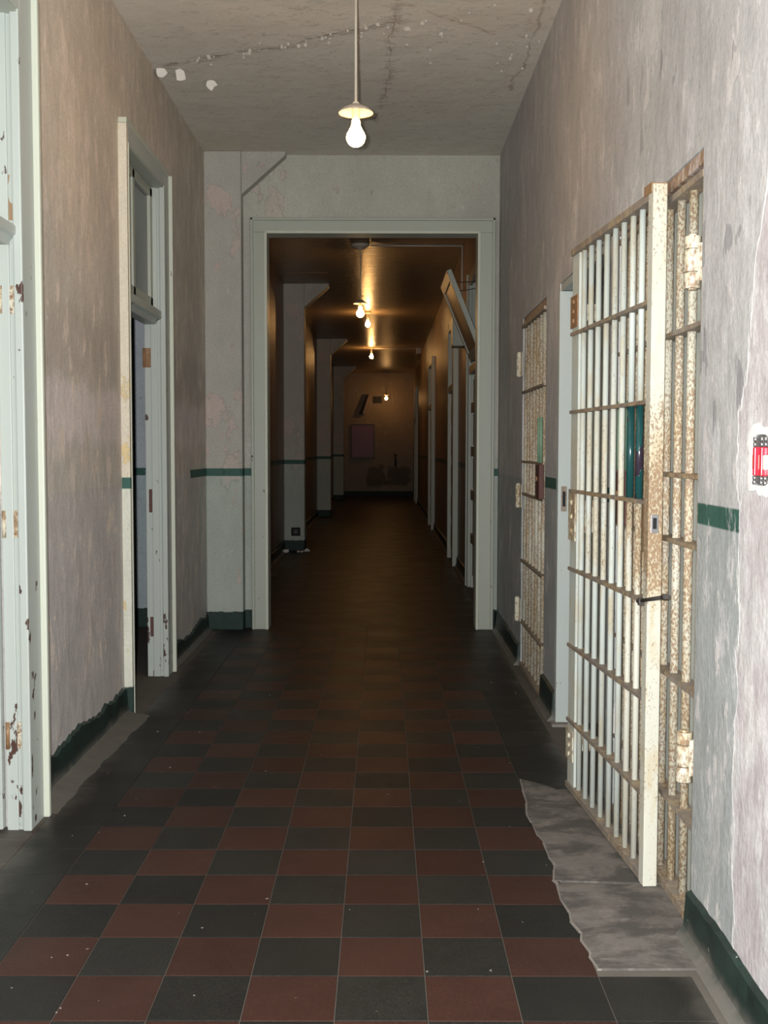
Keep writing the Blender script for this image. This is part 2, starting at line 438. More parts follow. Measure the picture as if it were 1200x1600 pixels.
# ------------------------------------------------------------------ setting: shell
XL, XR, ZC = -1.345, .88, 3.60
YB, YP, YE = -2.6, 8.46, 32.4        # wall behind the camera, portal wall, end wall


def wall_run(x0, x1, y0, y1, z1, ops):
    """a wall slab from y0 to y1 with openings (ya, yb, z_top)."""
    mb = MB(); y = y0
    for ya, yb, zt in sorted(ops):
        mb.box(x0, x1, y, ya, 0, z1); mb.box(x0, x1, ya, yb, zt, z1); y = yb
    mb.box(x0, x1, y, y1, 0, z1); return mb


LT = 0.085
struct(wall_run(XL - LT, XL, YB, YP + .2, ZC, [(3.02, 3.965, 2.99), (5.70, 6.665, 2.97)]).build('wall_left', M['left']),
       'taupe peeling plaster wall of the near hall')
struct(wall_run(XR, XR + .25, YB, YP + .2, ZC, [(3.075, 4.17, 2.215), (4.41, 5.53, 2.205), (5.985, 6.985, 2.205)]).build('wall_right', M['right']),
       'grey peeling plaster wall with three barred cell openings')
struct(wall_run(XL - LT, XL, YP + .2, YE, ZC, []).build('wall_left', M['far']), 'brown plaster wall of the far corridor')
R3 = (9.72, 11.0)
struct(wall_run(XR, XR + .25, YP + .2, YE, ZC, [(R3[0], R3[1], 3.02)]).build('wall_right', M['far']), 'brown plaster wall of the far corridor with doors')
struct(MB().box(XL - .3, XR + .3, YE, YE + .2, 0, ZC).build('wall_back', M['end']), 'stained brown end wall of the corridor')
struct(MB().box(XL - .3, XR + .3, YB - .2, YB, 0, ZC).build('wall_front', M['left']), 'plaster wall behind the viewer')
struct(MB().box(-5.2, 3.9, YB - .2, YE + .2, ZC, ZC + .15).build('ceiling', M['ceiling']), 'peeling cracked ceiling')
CEIL = bpy.data.objects['ceiling']
# the wall with the wide cased opening between the two halls
PX0, PX1, PZ = -.890, .722, 3.012; PT = .10
struct(MB().box(XL, PX0, YP, YP + PT, 0, ZC).box(PX1, XR, YP, YP + PT, 0, ZC).box(PX0, PX1, YP, YP + PT, PZ, ZC).build('wall_partition', M['portal']),
       'pale wall with a wide cased opening')


def pillar(y, dep, label):
    p = struct_root('pillar', (0, y, 0), label)
    MB().box(XL, -1.063, 0, dep, 0, ZC).build('shaft', M['pillar'], p, bevel=.012)
    MB().prism([(-1.064, 3.285), (-1.064, ZC), (-.735, ZC), (-.735, 3.575)], 'y', .03, dep).build('bracket', M['pillar'], p)
    return p


pillar(8.33, YP - 8.33 + .001, 'pale pillar with a slanted bracket beside the cased opening')
pillar(14.90, .30, 'first pillar beyond the opening, with a square hole near its foot')
pillar(22.35, .30, 'second pillar beyond the opening')
pillar(29.70, .30, 'third pillar beyond the opening')

# rooms and cells behind the openings
def room(name, x0, x1, y0, y1, mat, label, open_side):
    t = .08; mb = MB()
    mb.box(x0 - t, x1 + t, y0 - t, y0, 0, ZC).box(x0 - t, x1 + t, y1, y1 + t, 0, ZC)
    if open_side == 'right': mb.box(x0 - t, x0, y0, y1, 0, ZC)
    else: mb.box(x1, x1 + t, y0, y1, 0, ZC)
    struct(mb.build(name, mat), label)


XLR = XL - LT
room('wall_room', -4.6, XLR, 1.2, 5.25, M['room'], 'walls of the room behind the near left doorway', 'right')
room('wall_room', -4.6, XLR, 5.45, 8.52, M['room'], 'walls of the blue grey room behind the second left doorway', 'right')
XRC = XR + .25
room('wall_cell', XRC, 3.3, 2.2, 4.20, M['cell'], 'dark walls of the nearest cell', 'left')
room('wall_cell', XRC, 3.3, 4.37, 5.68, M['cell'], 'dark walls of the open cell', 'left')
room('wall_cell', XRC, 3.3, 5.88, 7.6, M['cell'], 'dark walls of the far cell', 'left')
room('wall_room', XRC, 3.3, 9.2, 12.0, M['room'], 'walls of the room behind the far right door', 'left')

# ------------------------------------------------------------------ floor: slab + single tiles
TS = .2286; GX = -1.0316; GY = 2.8219; J = .0020
FL = MB().box(-5.2, 3.9, YB - .2, YE + .2, -.12, -.0025).build('floor', M['grout']); struct(FL, 'checkered red and black tile floor')


def tile_mesh(w, d, mat, name):
    mb = MB(); h = .010; b = .0012
    v = [(J / 2, J / 2, -h), (w - J / 2, J / 2, -h), (w - J / 2, d - J / 2, -h), (J / 2, d - J / 2, -h)]
    v += [(x, y, -b) for x, y, _ in v]; e = J / 2 + b
    v += [(e, e, 0), (w - e, e, 0), (w - e, d - e, 0), (e, d - e, 0)]
    mb.add(v, [(0, 1, 5, 4), (1, 2, 6, 5), (2, 3, 7, 6), (3, 0, 4, 7), (4, 5, 9, 8), (5, 6, 10, 9), (6, 7, 11, 10), (7, 4, 8, 11), (8, 9, 10, 11)])
    return mb.mesh(name, mat)


WL, WR = .225, .245
T_RED = tile_mesh(TS, TS, M['red_tile'], 'tile'); T_DARK = tile_mesh(TS, TS, M['dark_tile'], 'tile')
T_BL = tile_mesh(WL, TS, M['dark_tile'], 'tile'); T_BR = tile_mesh(WR, TS, M['dark_tile'], 'tile')
R0, R1 = -3, 25
stuff = MB()


def stuff_tile(x, y, w, d, mi):
    v = [(x + J / 2, y + J / 2, -.004), (x + w - J / 2, y + J / 2, -.004), (x + w - J / 2, y + d - J / 2, -.004), (x + J / 2, y + d - J / 2, -.004)]
    v += [(a, b, 0) for a, b, _ in v]
    stuff.add(v, [(4, 5, 6, 7), (0, 1, 5, 4), (1, 2, 6, 5), (2, 3, 7, 6), (3, 0, 4, 7)], mi)


for r in range(-22, 129):
    y = GY + r * TS
    if y < YB or y + TS > YE - .02: continue
    single = R0 <= r < R1
    patch_row = 0 <= r <= 6
    for c in range(7):
        red = (c + r) % 2 == 0; x = GX + c * TS
        if single: link('tile', T_RED if red else T_DARK, FL, (x, y, random.uniform(-.0004, .0005)))
        else: stuff_tile(x, y, TS, TS, 0 if red else 1)
    for x, w, me in ((GX - WL, WL, T_BL), (GX + 7 * TS, WR, T_BR)):
        if x > 0 and patch_row: continue
        if single: link('tile', me, FL, (x, y, random.uniform(-.0004, .0004)))
        else: stuff_tile(x, y, w, TS, 1)
o = stuff.build('tile_field', [M['red_tile'], M['dark_tile']], FL); o['kind'] = 'stuff'
# red threshold tiles in the near left doorway
for k in range(2):
    for y in (3.372, 3.601, 3.830): link('tile', T_RED, FL, (GX - WL - TS * (k + 1), y, 0))

# bare concrete where the border tiles are broken away
edge = [(.579, 4.545), (.573, 4.40), (.566, 4.234), (.548, 4.10), (.553, 4.012), (.557, 3.876), (.57, 3.80), (.566, 3.659), (.578, 3.60), (.565, 3.546),
        (.552, 3.46), (.557, 3.429), (.549, 3.314), (.562, 3.22), (.556, 3.153), (.572, 3.08), (.563, 3.027), (.575, 2.95), (.568, 2.929), (.578, 2.858)]
far_end = [(.70, 4.42), (.72, 4.36), (.80, 4.42), (.93, 4.44)]
up = [p for p in edge if p[1] >= 3.43]; dn = [p for p in edge if p[1] <= 3.43]
pl = MB().prism(list(reversed(up)) + [(.579, 4.545), (.66, 4.47)] + far_end + [(.93, 3.431)], 'z', -.004, .0035)
pl.build('concrete_patch', M['patch'], FL)
MB().prism(list(reversed(dn)) + [(.557, 3.4265), (.93, 3.4265), (.93, 3.08), (XR, 3.07), (XR, 2.86)], 'z', -.004, .0035).build('concrete_patch', M['patch'], FL)
rim = MB()
for (a, b) in zip(edge[:-1], edge[1:]):
    w0 = random.uniform(.001, .010); w1 = random.uniform(.001, .010)
    rim.prism([(a[0] - w0, a[1]), (b[0] - w1, b[1]), (b[0] + .006, b[1]), (a[0] + .006, a[1])], 'z', -.004, .0028)
rim.build('cement_edge', M['patch_edge'], FL)
# worn cement strip in front of the open cell's jamb
MB().box(.845, .93, 5.43, 5.50, -.004, .012).build('threshold', M['patch_edge'], FL)


def baseboard(name, x, side, y0, y1, h, jag, label):
    """cove base with a broken upper edge; side = +1 grows towards +x."""
    n = max(2, int((y1 - y0) / .025)); mb = MB(); t = .016; rows = []; w = 0
    for i in range(n + 1):
        y = y0 + (y1 - y0) * i / n; w = w * .9 + random.uniform(-jag, jag) * .45; hh = h + w
        rows.append([(x, y, 0), (x + side * (t + .03), y, 0), (x + side * (t + .006), y, .03), (x + side * t, y, hh - .008), (x, y, hh)])
    v = [p for r in rows for p in r]; f = []
    for i in range(n):
        for k in range(5):
            a = i * 5 + k; b = i * 5 + (k + 1) % 5; f.append((a, b, b + 5, a + 5))
    f += [(4, 3, 2, 1, 0), tuple(n * 5 + k for k in range(5))]
    mb.add(v, f); struct(mb.build(name, M['green']), label)


baseboard('baseboard_left', XL, 1, 4.10, 5.66, .15, .022, 'broken dark green base between the two left doors')
baseboard('baseboard_left', XL, 1, 6.83, 8.33, .13, .02, 'dark green base between second left door and pillar')
baseboard('baseboard_left', XL, 1, 8.67, 14.88, .13, .012, 'dark green base beyond the opening, left side')
baseboard('baseboard_left', XL, 1, 15.22, 29.68, .13, .01, 'dark green base between the far pillars')
baseboard('baseboard_right', XR, -1, YB, 3.07, .135, .006, 'dark green base under the near right wall')
baseboard('baseboard_right', XR, -1, 5.535, 5.98, .15, .006, 'dark green base between two cells')
baseboard('baseboard_right', XR, -1, 6.99, 8.455, .14, .012, 'dark green base beyond the far cell')
baseboard('baseboard_right', XR, -1, 11.22, 12.9, .13, .006, 'dark green base beyond the opening, right side')
baseboard('baseboard_right', XR, -1, 14.15, 18.7, .13, .006, 'dark green base on the far right')
baseboard('baseboard_right', XR, -1, 20.2, 27.9, .13, .006, 'dark green base on the farthest right')
# dirt heaped along the left wall foot
mb = MB(); n = 60; w = .07; rows = []
for k in range(n + 1):
    y = 4.10 + 1.55 * k / n; w = min(.10, max(.045, w + random.uniform(-.006, .006)))
    rows.append([(XL + .02, y, .030), (XL + .045, y, .016), (XL + .04 + w, y, .0)])
mb.add([p for r in rows for p in r], [(i * 3 + j, i * 3 + j + 1, i * 3 + j + 4, i * 3 + j + 3) for i in range(n) for j in range(2)], 0, True)
o = mb.build('dust', M['dust'], FL); o['kind'] = 'stuff'

# ------------------------------------------------------------------ cased opening
t1 = struct_root('trim_1', (0, YP, 0), 'pale green casing around the wide opening')
YF = -.085
def casing_leg(xi, xo, zi, zo):
    s = 1 if xo > xi else -1
    MB().box(xi, xo - s * .020, YF + .012, 0, 0, zi).build('side_casing', M['trim'], t1, bevel=.004)
    MB().box(xo - s * .022, xo, YF, 0, 0.0, zo).build('side_bead', M['trim'], t1, bevel=.005)
    MB().box(xi - s * .012, xi + s * .010, YF + .004, PT + .006, 0, zi - .0).build('jamb_lining', M['band'], t1, bevel=.003)
casing_leg(PX0, -1.003, PZ, 3.120); casing_leg(PX1, .843, PZ, 3.120)
MB().box(-.983, .823, YF + .012, 0, PZ, 3.10).build('head_casing', M['trim'], t1, bevel=.004)
MB().box(-1.003, .843, YF, 0, 3.098, 3.120).build('head_bead', M['trim'], t1, bevel=.005)
MB().box(PX0, PX1, YF + .004, PT + .006, PZ - .010, PZ + .01).build('head_lining', M['band'], t1, bevel=.003)

# ------------------------------------------------------------------ left doorways
def left_door(n, y0, y1, face, zh, y_in0, y_in1, near_cream, label, xb):
    """y0..y1 outer edges of the casing; y_in0..y_in1 the opening; face = X of the casing face."""
    d = struct_root('door_%d' % n, (0, y0, 0), label); Y = lambda y: y - y0
    zi = zh - .12
    if near_cream:
        MB().box(XL, face, Y(y0), Y(y_in0), 0, zh - .03).build('side_casing', M['return'], d)
        MB().box(face - .012, face + .004, Y(y_in0) - .012, Y(y_in0) + .002, 0, zi).build('edge_bead', M['band'], d)
    else:
        MB().box(XL, face, Y(y0) + .002, Y(y_in0), 0, zh - .03).build('side_casing', M['trim_chipped'], d, bevel=.003)
    MB().box(XL, face, Y(y_in1), Y(y1) - .02, 0, zh - .02).build('side_casing', M['trim_chipped'], d, bevel=.003)
    MB().box(XL, face + .022, Y(y1) - .026, Y(y1), 0, zh - .028).build('back_band', M['band'], d, bevel=.006)
    MB().box(XL, face, Y(y_in0), Y(y_in1), zi, zh - .02).build('head_casing', M['trim_chipped'], d, bevel=.003)
    MB().box(XL, face + (.002 if near_cream else .022), Y(y0), Y(y1), zh - .028, zh).build('head_band', M['band'], d, bevel=.004)
    # jamb linings stepped with a stop, far side faces the viewer
    MB().box(xb, face - .004, Y(y_in1) - .004, Y(y_in1) + .028, 0, zi).build('jamb', M['trim_chipped'], d, bevel=.002)
    MB().box(face - .030, face + .002, Y(y_in1) - .022, Y(y_in1) + .01, 0, zi).build('jamb_stop', M['trim_chipped'], d, bevel=.005)
    MB().box(face - .090, face - .048, Y(y_in1) - .012, Y(y_in1) + .01, 0, zi).build('jamb_fillet', M['trim_chipped'], d, bevel=.003)
    MB().box(xb, face - .004, Y(y_in0) - .02, Y(y_in0) + .004, 0, zi).build('jamb', M['trim_chipped'], d, bevel=.002)
    MB().box(xb, face - .004, Y(y_in0), Y(y_in1), zi - .012, zi + .02).build('head_jamb', M['trim'], d, bevel=.002)
    return d, Y, zi, xb


D1, Y1, z1, xb1 = left_door(1, 2.93, 4.09, -1.272, 3.03, 3.05, 3.935, False, 'pale green doorway at the left edge, nearest the viewer', -1.353)
# transom bar (moulded) with split end
prof = [(-1.42, 2.10), (-1.322, 2.10), (-1.306, 2.125), (-1.290, 2.135), (-1.290, 2.165), (-1.325, 2.182), (-1.42, 2.182)]
MB().prism(prof, 'y', Y1(3.06), Y1(3.925)).build('transom_bar', M['trim_chipped'], D1, bevel=.003)
MB().box(-1.42, -1.375, Y1(3.06), Y1(3.93), 2.20, 2.26).build('transom_sash', M['trim_chipped'], D1)
MB().box(-1.42, -1.375, Y1(3.88), Y1(3.93), 2.26, 2.88).build('transom_sash', M['trim_chipped'], D1)
MB().box(-1.40, -1.395, Y1(3.06), Y1(3.88), 2.26, 2.88).build('pane', M['glass_grey'], D1)
MB().add([(-1.345, Y1(3.930), 2.19), (-1.30, Y1(3.930), 2.185), (-1.296, Y1(3.930), 2.235), (-1.315, Y1(3.930), 2.25), (-1.325, Y1(3.930), 2.285), (-1.345, Y1(3.930), 2.26)],
         [(0, 1, 2, 3, 4, 5)]).build('bare_wood_patch', M['brown_wood'], D1)
MB().add([(-1.345, Y1(3.930), 2.31), (-1.318, Y1(3.930), 2.315), (-1.314, Y1(3.930), 2.345), (-1.345, Y1(3.930), 2.335)], [(0, 1, 2, 3)]).build('bare_wood_patch', M['brown_wood'], D1)
leaf = MB().box(-2.22, -1.368, Y1(3.895), Y1(3.93), .012, 2.08).build('door_leaf', M['trim_chipped'], D1, bevel=.003)
def hinge_plate(parent, y, x0, x1, z, hgt, rust, mat_k):
    h = MB().box(x0, x1, y - .006, y, z, z + hgt).build('hinge', M[mat_k], parent, bevel=.001)
    k = MB().cyl((x0 - .006, y - .008, z), (x0 - .006, y - .008, z + hgt), .008, 10).build('hinge_knuckle', M['rust'] if rust else M[mat_k], h)
    s = MB()
    for i in range(4):
        zz = z + hgt * (.15 + .233 * i); xx = x0 + (x1 - x0) * (.35 if i % 2 else .7)
        s.cyl((xx, y - .0055, zz), (xx, y - .0075, zz), .0042, 8)
    s.build('screws', M['rust'], h)
    return h
for z, rust in ((1.86, False), (1.065, False), (.30, True)):
    hinge_plate(D1, Y1(3.9315), -1.348, -1.300, z, .098, rust, 'hinge')

D2, Y2, z2, xb2 = left_door(2, 5.67, 6.79, -1.302, 3.06, 5.712, 6.64, True, 'second doorway on the left, open under a transom', XL - LT)
prof = [(-1.425, 2.125), (-1.36, 2.125), (-1.345, 2.15), (-1.322, 2.158), (-1.322, 2.20), (-1.36, 2.225), (-1.425, 2.225)]
MB().prism(prof, 'y', Y2(5.795), Y2(6.632)).build('transom_bar', M['trim_chipped'], D2, bevel=.003)
for a, b, c, d_ in ((5.795, 5.85, 2.225, 2.92), (6.12, 6.17, 2.225, 2.92), (6.57, 6.632, 2.225, 2.92)):
    MB().box(-1.412, -1.374, Y2(a), Y2(b), c, d_).build('transom_sash', M['trim'], D2, bevel=.003)
MB().box(-1.412, -1.374, Y2(5.795), Y2(6.632), 2.225, 2.28).build('transom_sash', M['trim'], D2, bevel=.003)
MB().box(-1.412, -1.374, Y2(5.795), Y2(6.632), 2.87, 2.925).build('transom_sash', M['trim'], D2, bevel=.003)
MB().box(-1.397, -1.392, Y2(5.85), Y2(6.12), 2.28, 2.87).build('pane', M['glass_grey'], D2)
MB().box(-1.397, -1.392, Y2(6.17), Y2(6.57), 2.28, 2.87).build('pane', M['glass_grey'], D2)
h = hinge_plate(D2, Y2(6.6365), -1.426, -1.386, 1.87, .115, True, 'rust')
# a hinge long gone: rust-brown mortise marks
for z, hh in ((1.00, .14), (.245, .12)):
    MB().box(-1.412, -1.388, Y2(6.634), Y2(6.638), z, z + hh).build('hinge_mortise', M['brownbox'], D2)

# ------------------------------------------------------------------ right-hand far doors
D3 = struct_root('door_3', (0, R3[0], 0), 'five panel door on the right just beyond the cased opening')
y0, y1 = 0, R3[1] - R3[0]
MB().box(XR - .035, XR, y1, y1 + .12, 0, 3.10).build('side_casing', M['trim'], D3, bevel=.004)
MB().box(XR - .050, XR, y1 + .10, y1 + .14, 0, 3.12).build('back_band', M['trim'], D3, bevel=.004)
MB().box(XR - .035, XR, y0 - .12, y0, 0, 3.10).build('side_casing', M['trim'], D3, bevel=.004)
MB().box(XR - .035, XR, y0, y1, 3.0, 3.10).build('head_casing', M['trim'], D3, bevel=.004)
MB().box(XR - .002, XR + .25, y1 - .03, y1 + .001, 0, 3.02).build('jamb', M['trim'], D3)
MB().box(XR - .03, XR + .16, y0, y1 - .03, 2.12, 2.20).build('transom_bar', M['brown_wood'], D3, bevel=.004)
lf = MB().box(XR + .020, XR + .055, y0 + .02, y1 - .04, .012, 2.11).build('door_leaf', M['brown_wood'], D3)
for i in range(5):
    z = .13 + i * .43; hz = .31 if i < 4 else .22
    MB().box(XR + .004, XR + .021, y0 + .13, y1 - .13, z, z + hz).build('door_panel', M['trim'], lf, bevel=.006)
    if i < 4: MB().box(XR - .012, XR + .021, y0 + .03, y1 - .05, z + hz + .012, z + .42).build('door_rail', M['brown_wood'], lf, bevel=.004)

# open transom sash, hinged at its foot, leaning into the corridor
ts = thing('transom_sash', (.865, R3[0], 2.235), 'white edged transom sash tilted open above the five panel door, held by wires', 'transom window')
ax = Vector((-.30, 0, .735)).normalized(); nx = Vector((.735, 0, .30)).normalized()
def sash_box(mb, u0, u1, ya, yb, t0, t1):
    v = []
    for u in (u0, u1):
        for t in (t0, t1):
            for y in (ya, yb): v.append(ax * u + nx * t + Vector((0, y, 0)))
    mb.add(v, [(0, 1, 3, 2), (4, 6, 7, 5), (0, 4, 5, 1), (2, 3, 7, 6), (0, 2, 6, 4), (1, 5, 7, 3)])
    return mb
SW = 1.02
for ya, yb, u0, u1, m in ((0.22, .30, 0, .80, 'trim'), (.22 + SW - .08, .22 + SW, 0, .80, 'trim'), (.30, .22 + SW - .08, 0, .09, 'trim'), (.30, .22 + SW - .08, .71, .80, 'trim')):
    sash_box(MB(), u0, u1, ya, yb, 0, .045).build('sash_frame', M[m], ts, bevel=.003)
sash_box(MB(), .09, .71, .30, .22 + SW - .08, .012, .02).build('pane', M['brown_wood'], ts)
for y, u in ((.24, .68), (.9, .70)):
    p = ax * u + nx * .03 + Vector((0, y, 0))
    MB().tube([p, p + Vector((.15, 0, .005)), (.045, y, p.z + .03)], .0035, 6).build('stay_wire', M['iron'], ts)

# white box on the wall and the trim of further doors
def far_door(n, y, w, label):
    d = struct_root('door_%d' % n, (0, y, 0), label)
    MB().box(XR - .065, XR, 0, .13, 0, 2.96).build('side_casing', M['trim'], d, bevel=.006)
    MB().box(XR - .065, XR, w - .13, w, 0, 2.96).build('side_casing', M['trim'], d, bevel=.006)
    MB().box(XR - .060, XR, .13, w - .13, 2.84, 2.96).build('head_casing', M['trim'], d, bevel=.006)
    MB().box(XR - .014, XR, .13, w - .13, 2.17, 2.83).build('transom_pane', M['glass_grey'], d)
    MB().box(XR - .06, XR, .13, w - .13, 2.08, 2.17).build('transom_bar', M['trim'], d, bevel=.006)
    lf = MB().box(XR - .018, XR, .13, w - .13, .012, 2.08).build('door_leaf', M['brown_wood'], d)
    for i in range(5):
        z = .16 + i * .38
        MB().box(XR - .028, XR - .017, .25, w - .25, z, z + .27).build('door_panel', M['brown_wood'], lf, bevel=.004)
far_door(4, 12.93, 1.18, 'second door on the right beyond the opening')
far_door(5, 18.75, 1.40, 'third door on the right beyond the opening')
far_door(6, 27.95, 1.40, 'last door on the right near the end wall')
jb = thing('wall_box', (XR, 12.0, 2.50), 'white box high on the right wall below the tilted sash', 'wall box')
MB().box(-.125, 0, 0, .30, 0, .33).build('body', M['trim'], jb, bevel=.006)
MB().box(-.133, -.124, .012, .288, .012, .318).build('lid', M['band'], jb, bevel=.003)

# ------------------------------------------------------------------ cell gates
def gate_root(name, near, far, label, group=None):
    dx, dy = far[0] - near[0], far[1] - near[1]
    return thing(name, (near[0], near[1], 0), label, 'cell gate', group, math.atan2(dy, dx)), math.hypot(dx, dy)


def bar_set(g, us, r, z0, z1, mats, segs=None):
    cache = {}
    for u, mk in zip(us, mats):
        key = (mk, z0, z1)
        if key not in cache: cache[key] = MB().cyl((0, 0, z0), (0, 0, z1), r, 12).mesh('bar', M[mk])
        link('bar', cache[key], g, (u, 0, 0))


RAILS = [.295, .682, 1.104, 1.306, 1.738]
def closed_gate(near, far, hinge_near, label):
    g, L = gate_root('cell_gate', near, far, label)
    us = [.05 + .131 * k for k in range(8)]
    if not hinge_near: us = [L - u for u in us]
    us = [u for u in us if .01 < u < L - .01]
    bar_set(g, us, .0135, .0, 2.165, ['rust_bar'] * len(us))
    rm = MB().box(0.004, L - .004, -.026, .026, -.007, .007).mesh('rail', M['rail'])
    for z in RAILS: link('rail', rm, g, (0, 0, z))
    MB().box(0.004, L - .004, -.028, .028, .006, .030).build('rail', M['rail'], g)
    MB().box(0.004, L - .004, -.028, .028, 2.140, 2.160).build('rail', M['rail'], g)
    MB().box(0.01, L - .01, -.034, -.029, .03, 2.145).build('backing_sheet', M['sheet'], g)
    lu = L - .10 if hinge_near else .10
    lk = MB().box(lu - .075, lu + .07, .016, .044, 1.11, 1.30).build('lock_box', M['brownbox'], g, bevel=.003)
    MB().cyl((lu, .043, 1.22), (lu, .052, 1.22), .014, 12).build('keyhole_cover', M['rust'], lk)
    for k in (-.045, .03):
        MB().cyl((lu + k, .03, 1.31), (lu + k, .03, 1.56), .010, 10).build('lock_rod', M['palegreen'], g)
    hu = .030 if hinge_near else L - .030
    for z in (.43, 1.835) if hinge_near else (.30, 1.02, 1.84):
        hgt = .145
        h = MB()
        for a, b in ((0, .30), (.32, .74), (.76, 1.0)):
            h.cyl((hu, .045, z + hgt * a), (hu, .045, z + hgt * b), .0225 if hinge_near else .016, 16)
        h.cyl((hu, .045, z - .004), (hu, .045, z + hgt + .006), .012, 12)
        h = h.build('hinge', M['hinge'], g, bevel=.0015)
        if hinge_near: MB().box(.0, .010, -.026, .020, z - .012, z + hgt + .02).box(.008, .03, .012, .036, z + .02, z + hgt - .02).build('hinge_strap', M['hinge'], h, bevel=.002)
        else: MB().box(L - .095, L - .004, .028, .034, z, z + hgt).build('hinge_strap', M['worn_bar'], h, bevel=.002)
    return g


closed_gate((.912, 3.092), (.904, 4.150), True, 'nearest closed cell gate with rusted bars and two barrel hinges at the wall corner')
closed_gate((.896, 5.998), (.896, 6.972), False, 'far closed cell gate with rusty bars seen nearly edge-on')

# steel frames of the cell openings
def frame(n, y0, y1, zt, label, far_jamb=False, mat='lintel'):
    t = struct_root('trim_%d' % n, (0, y0, 0), label); w = y1 - y0
    MB().box(XR + .004, XR + .075, .001, w - .001, zt - .038, zt - .001).build('lintel', M[mat], t, bevel=.003)
    if far_jamb:
        MB().box(XR - .010, XR + .055, w - .053, w, 0, zt - .042).build('jamb_post', M['jamb_steel'], t, bevel=.003)
        MB().box(XR + .055, XR + .25, w - .040, w, 0, zt - .042).build('jamb_liner', M['jamb_steel'], t, bevel=.003)
        k = MB().box(XR + .006, XR + .034, w - .058, w - .050, 1.075, 1.20).build('strike_plate', M['rail'], t, bevel=.002)
        MB().box(XR + .013, XR + .027, w - .0595, w - .057, 1.10, 1.175).build('strike_slot', M['black'], k)
    return t
frame(2, 3.075, 4.17, 2.215, 'rusted lintel over the nearest cell gate')
frame(3, 4.41, 5.53, 2.205, 'white steel jamb and head of the open cell', True, 'jamb_steel')
frame(4, 5.985, 6.985, 2.205, 'rusted lintel over the far cell gate')

# the gate that stands open, swung flat along the wall towards the viewer
gB, LB = gate_root('cell_gate', (.842, 3.43), (.767, 4.437), 'white barred cell gate swung open into the hall, with two teal bars')
usB = [.147, .245, .348, .450, .556, .665, .770, .872]
z0 = .0
def bars_between(us, r, za, zb, mk):
    me = MB().cyl((0, 0, za), (0, 0, zb), r, 12).mesh('bar', M[mk])
    for u in us: link('bar', me, gB, (u, 0, 0))
bars_between(usB[2:], .0105, .02, 2.165, 'white_bar')
bars_between(usB[:2], .0105, .02, 1.215, 'worn_bar')
bars_between(usB[:2], .0130, 1.221, 1.530, 'teal')
bars_between(usB[:2], .0105, 1.534, 2.165, 'white_bar')
rb = MB().box(.02, LB - .005, -.021, .021, -.0065, .0065).mesh('rail', M['rail'])
for z in (.291, .595, .905, 1.218, 1.532, 1.841): link('rail', rb, gB, (0, 0, z))
MB().box(.02, LB - .005, -.022, .022, .012, .034).build('rail', M['rail'], gB)
MB().box(.02, LB - .005, -.022, .022, 2.150, 2.175).build('rail', M['rail'], gB)
st = MB().box(.905, LB, -.012, .012, .012, 2.178).build('hinge_stile', M['white_bar'], gB, bevel=.002)
post = MB().box(-.024, .024, -.0235, .0215, .004, 2.195)
post_o = post.build('lock_post', M['worn_bar'], gB, bevel=.003)
kp = MB().box(-.0262, -.0235, -.010, .014, 1.125, 1.182).build('key_plate', M['metal'], post_o, bevel=.001)
MB().box(-.0272, -.0260, -.004, .008, 1.138, 1.172).build('keyhole', M['black'], kp)
MB().box(-.012, .06, -.026, .024, 2.170, 2.200).build('post_cap', M['rust'], post_o)
for z, hgt, mk in ((1.865, .125, 'rust'), (1.02, .19, 'hinge'), (.13, .125, 'hinge')):
    p = MB().box(.915, LB + .012, .012, .017, z, z + hgt).build('hinge_plate', M[mk], gB, bevel=.001)
    for i in range(3):
        zz = z + hgt * (.2 + .3 * i); MB().cyl((.965, .016, zz), (.965, .024, zz), .012, 12, r1=.008).build('rivet', M[mk], p)
    # pintle reaching back to the wall pier
    MB().cyl((LB + .004, -.02, z - .01), (LB + .004, -.02, z + hgt + .01), .014, 12).box(LB - .03, LB + .01, -.10, -.012, z + .03, z + hgt - .03).build('hinge_barrel', M['hinge'], p)
lp = MB().box(.04, .215, -.040, -.012, 1.050, 1.214).build('lock_plate', M['lockbox'], gB, bevel=.003)
MB().cyl((.045, .030, .903), (-.205, .030, .950), .0060, 10).build('slide_bolt', M['iron'], gB)
MB().cyl((-.200, .030, .949), (-.228, .030, .9546), .0090, 10).build('bolt_knob', M['iron'], gB)
MB().box(.0, .018, .0215, .040, .895, .918).build('bolt_staple', M['iron'], gB, bevel=.002)

# ------------------------------------------------------------------ pendant lamps
def lathe_part(name, prof, mat, parent, n=28): return MB().lathe(prof, n).build(name, mat, parent)


def bulb_profile(zc, r):
    pr = [(.0001, zc - r)]
    for k in range(1, 11):
        t = math.pi * (k / 10) * .70; pr.append((r * math.sin(t), zc - r * math.cos(t)))
    pr += [(r * .62, zc + r * .92), (r * .46, zc + r * 1.25), (.019, zc + r * 1.55), (.018, zc + r * 1.75)]
    return pr


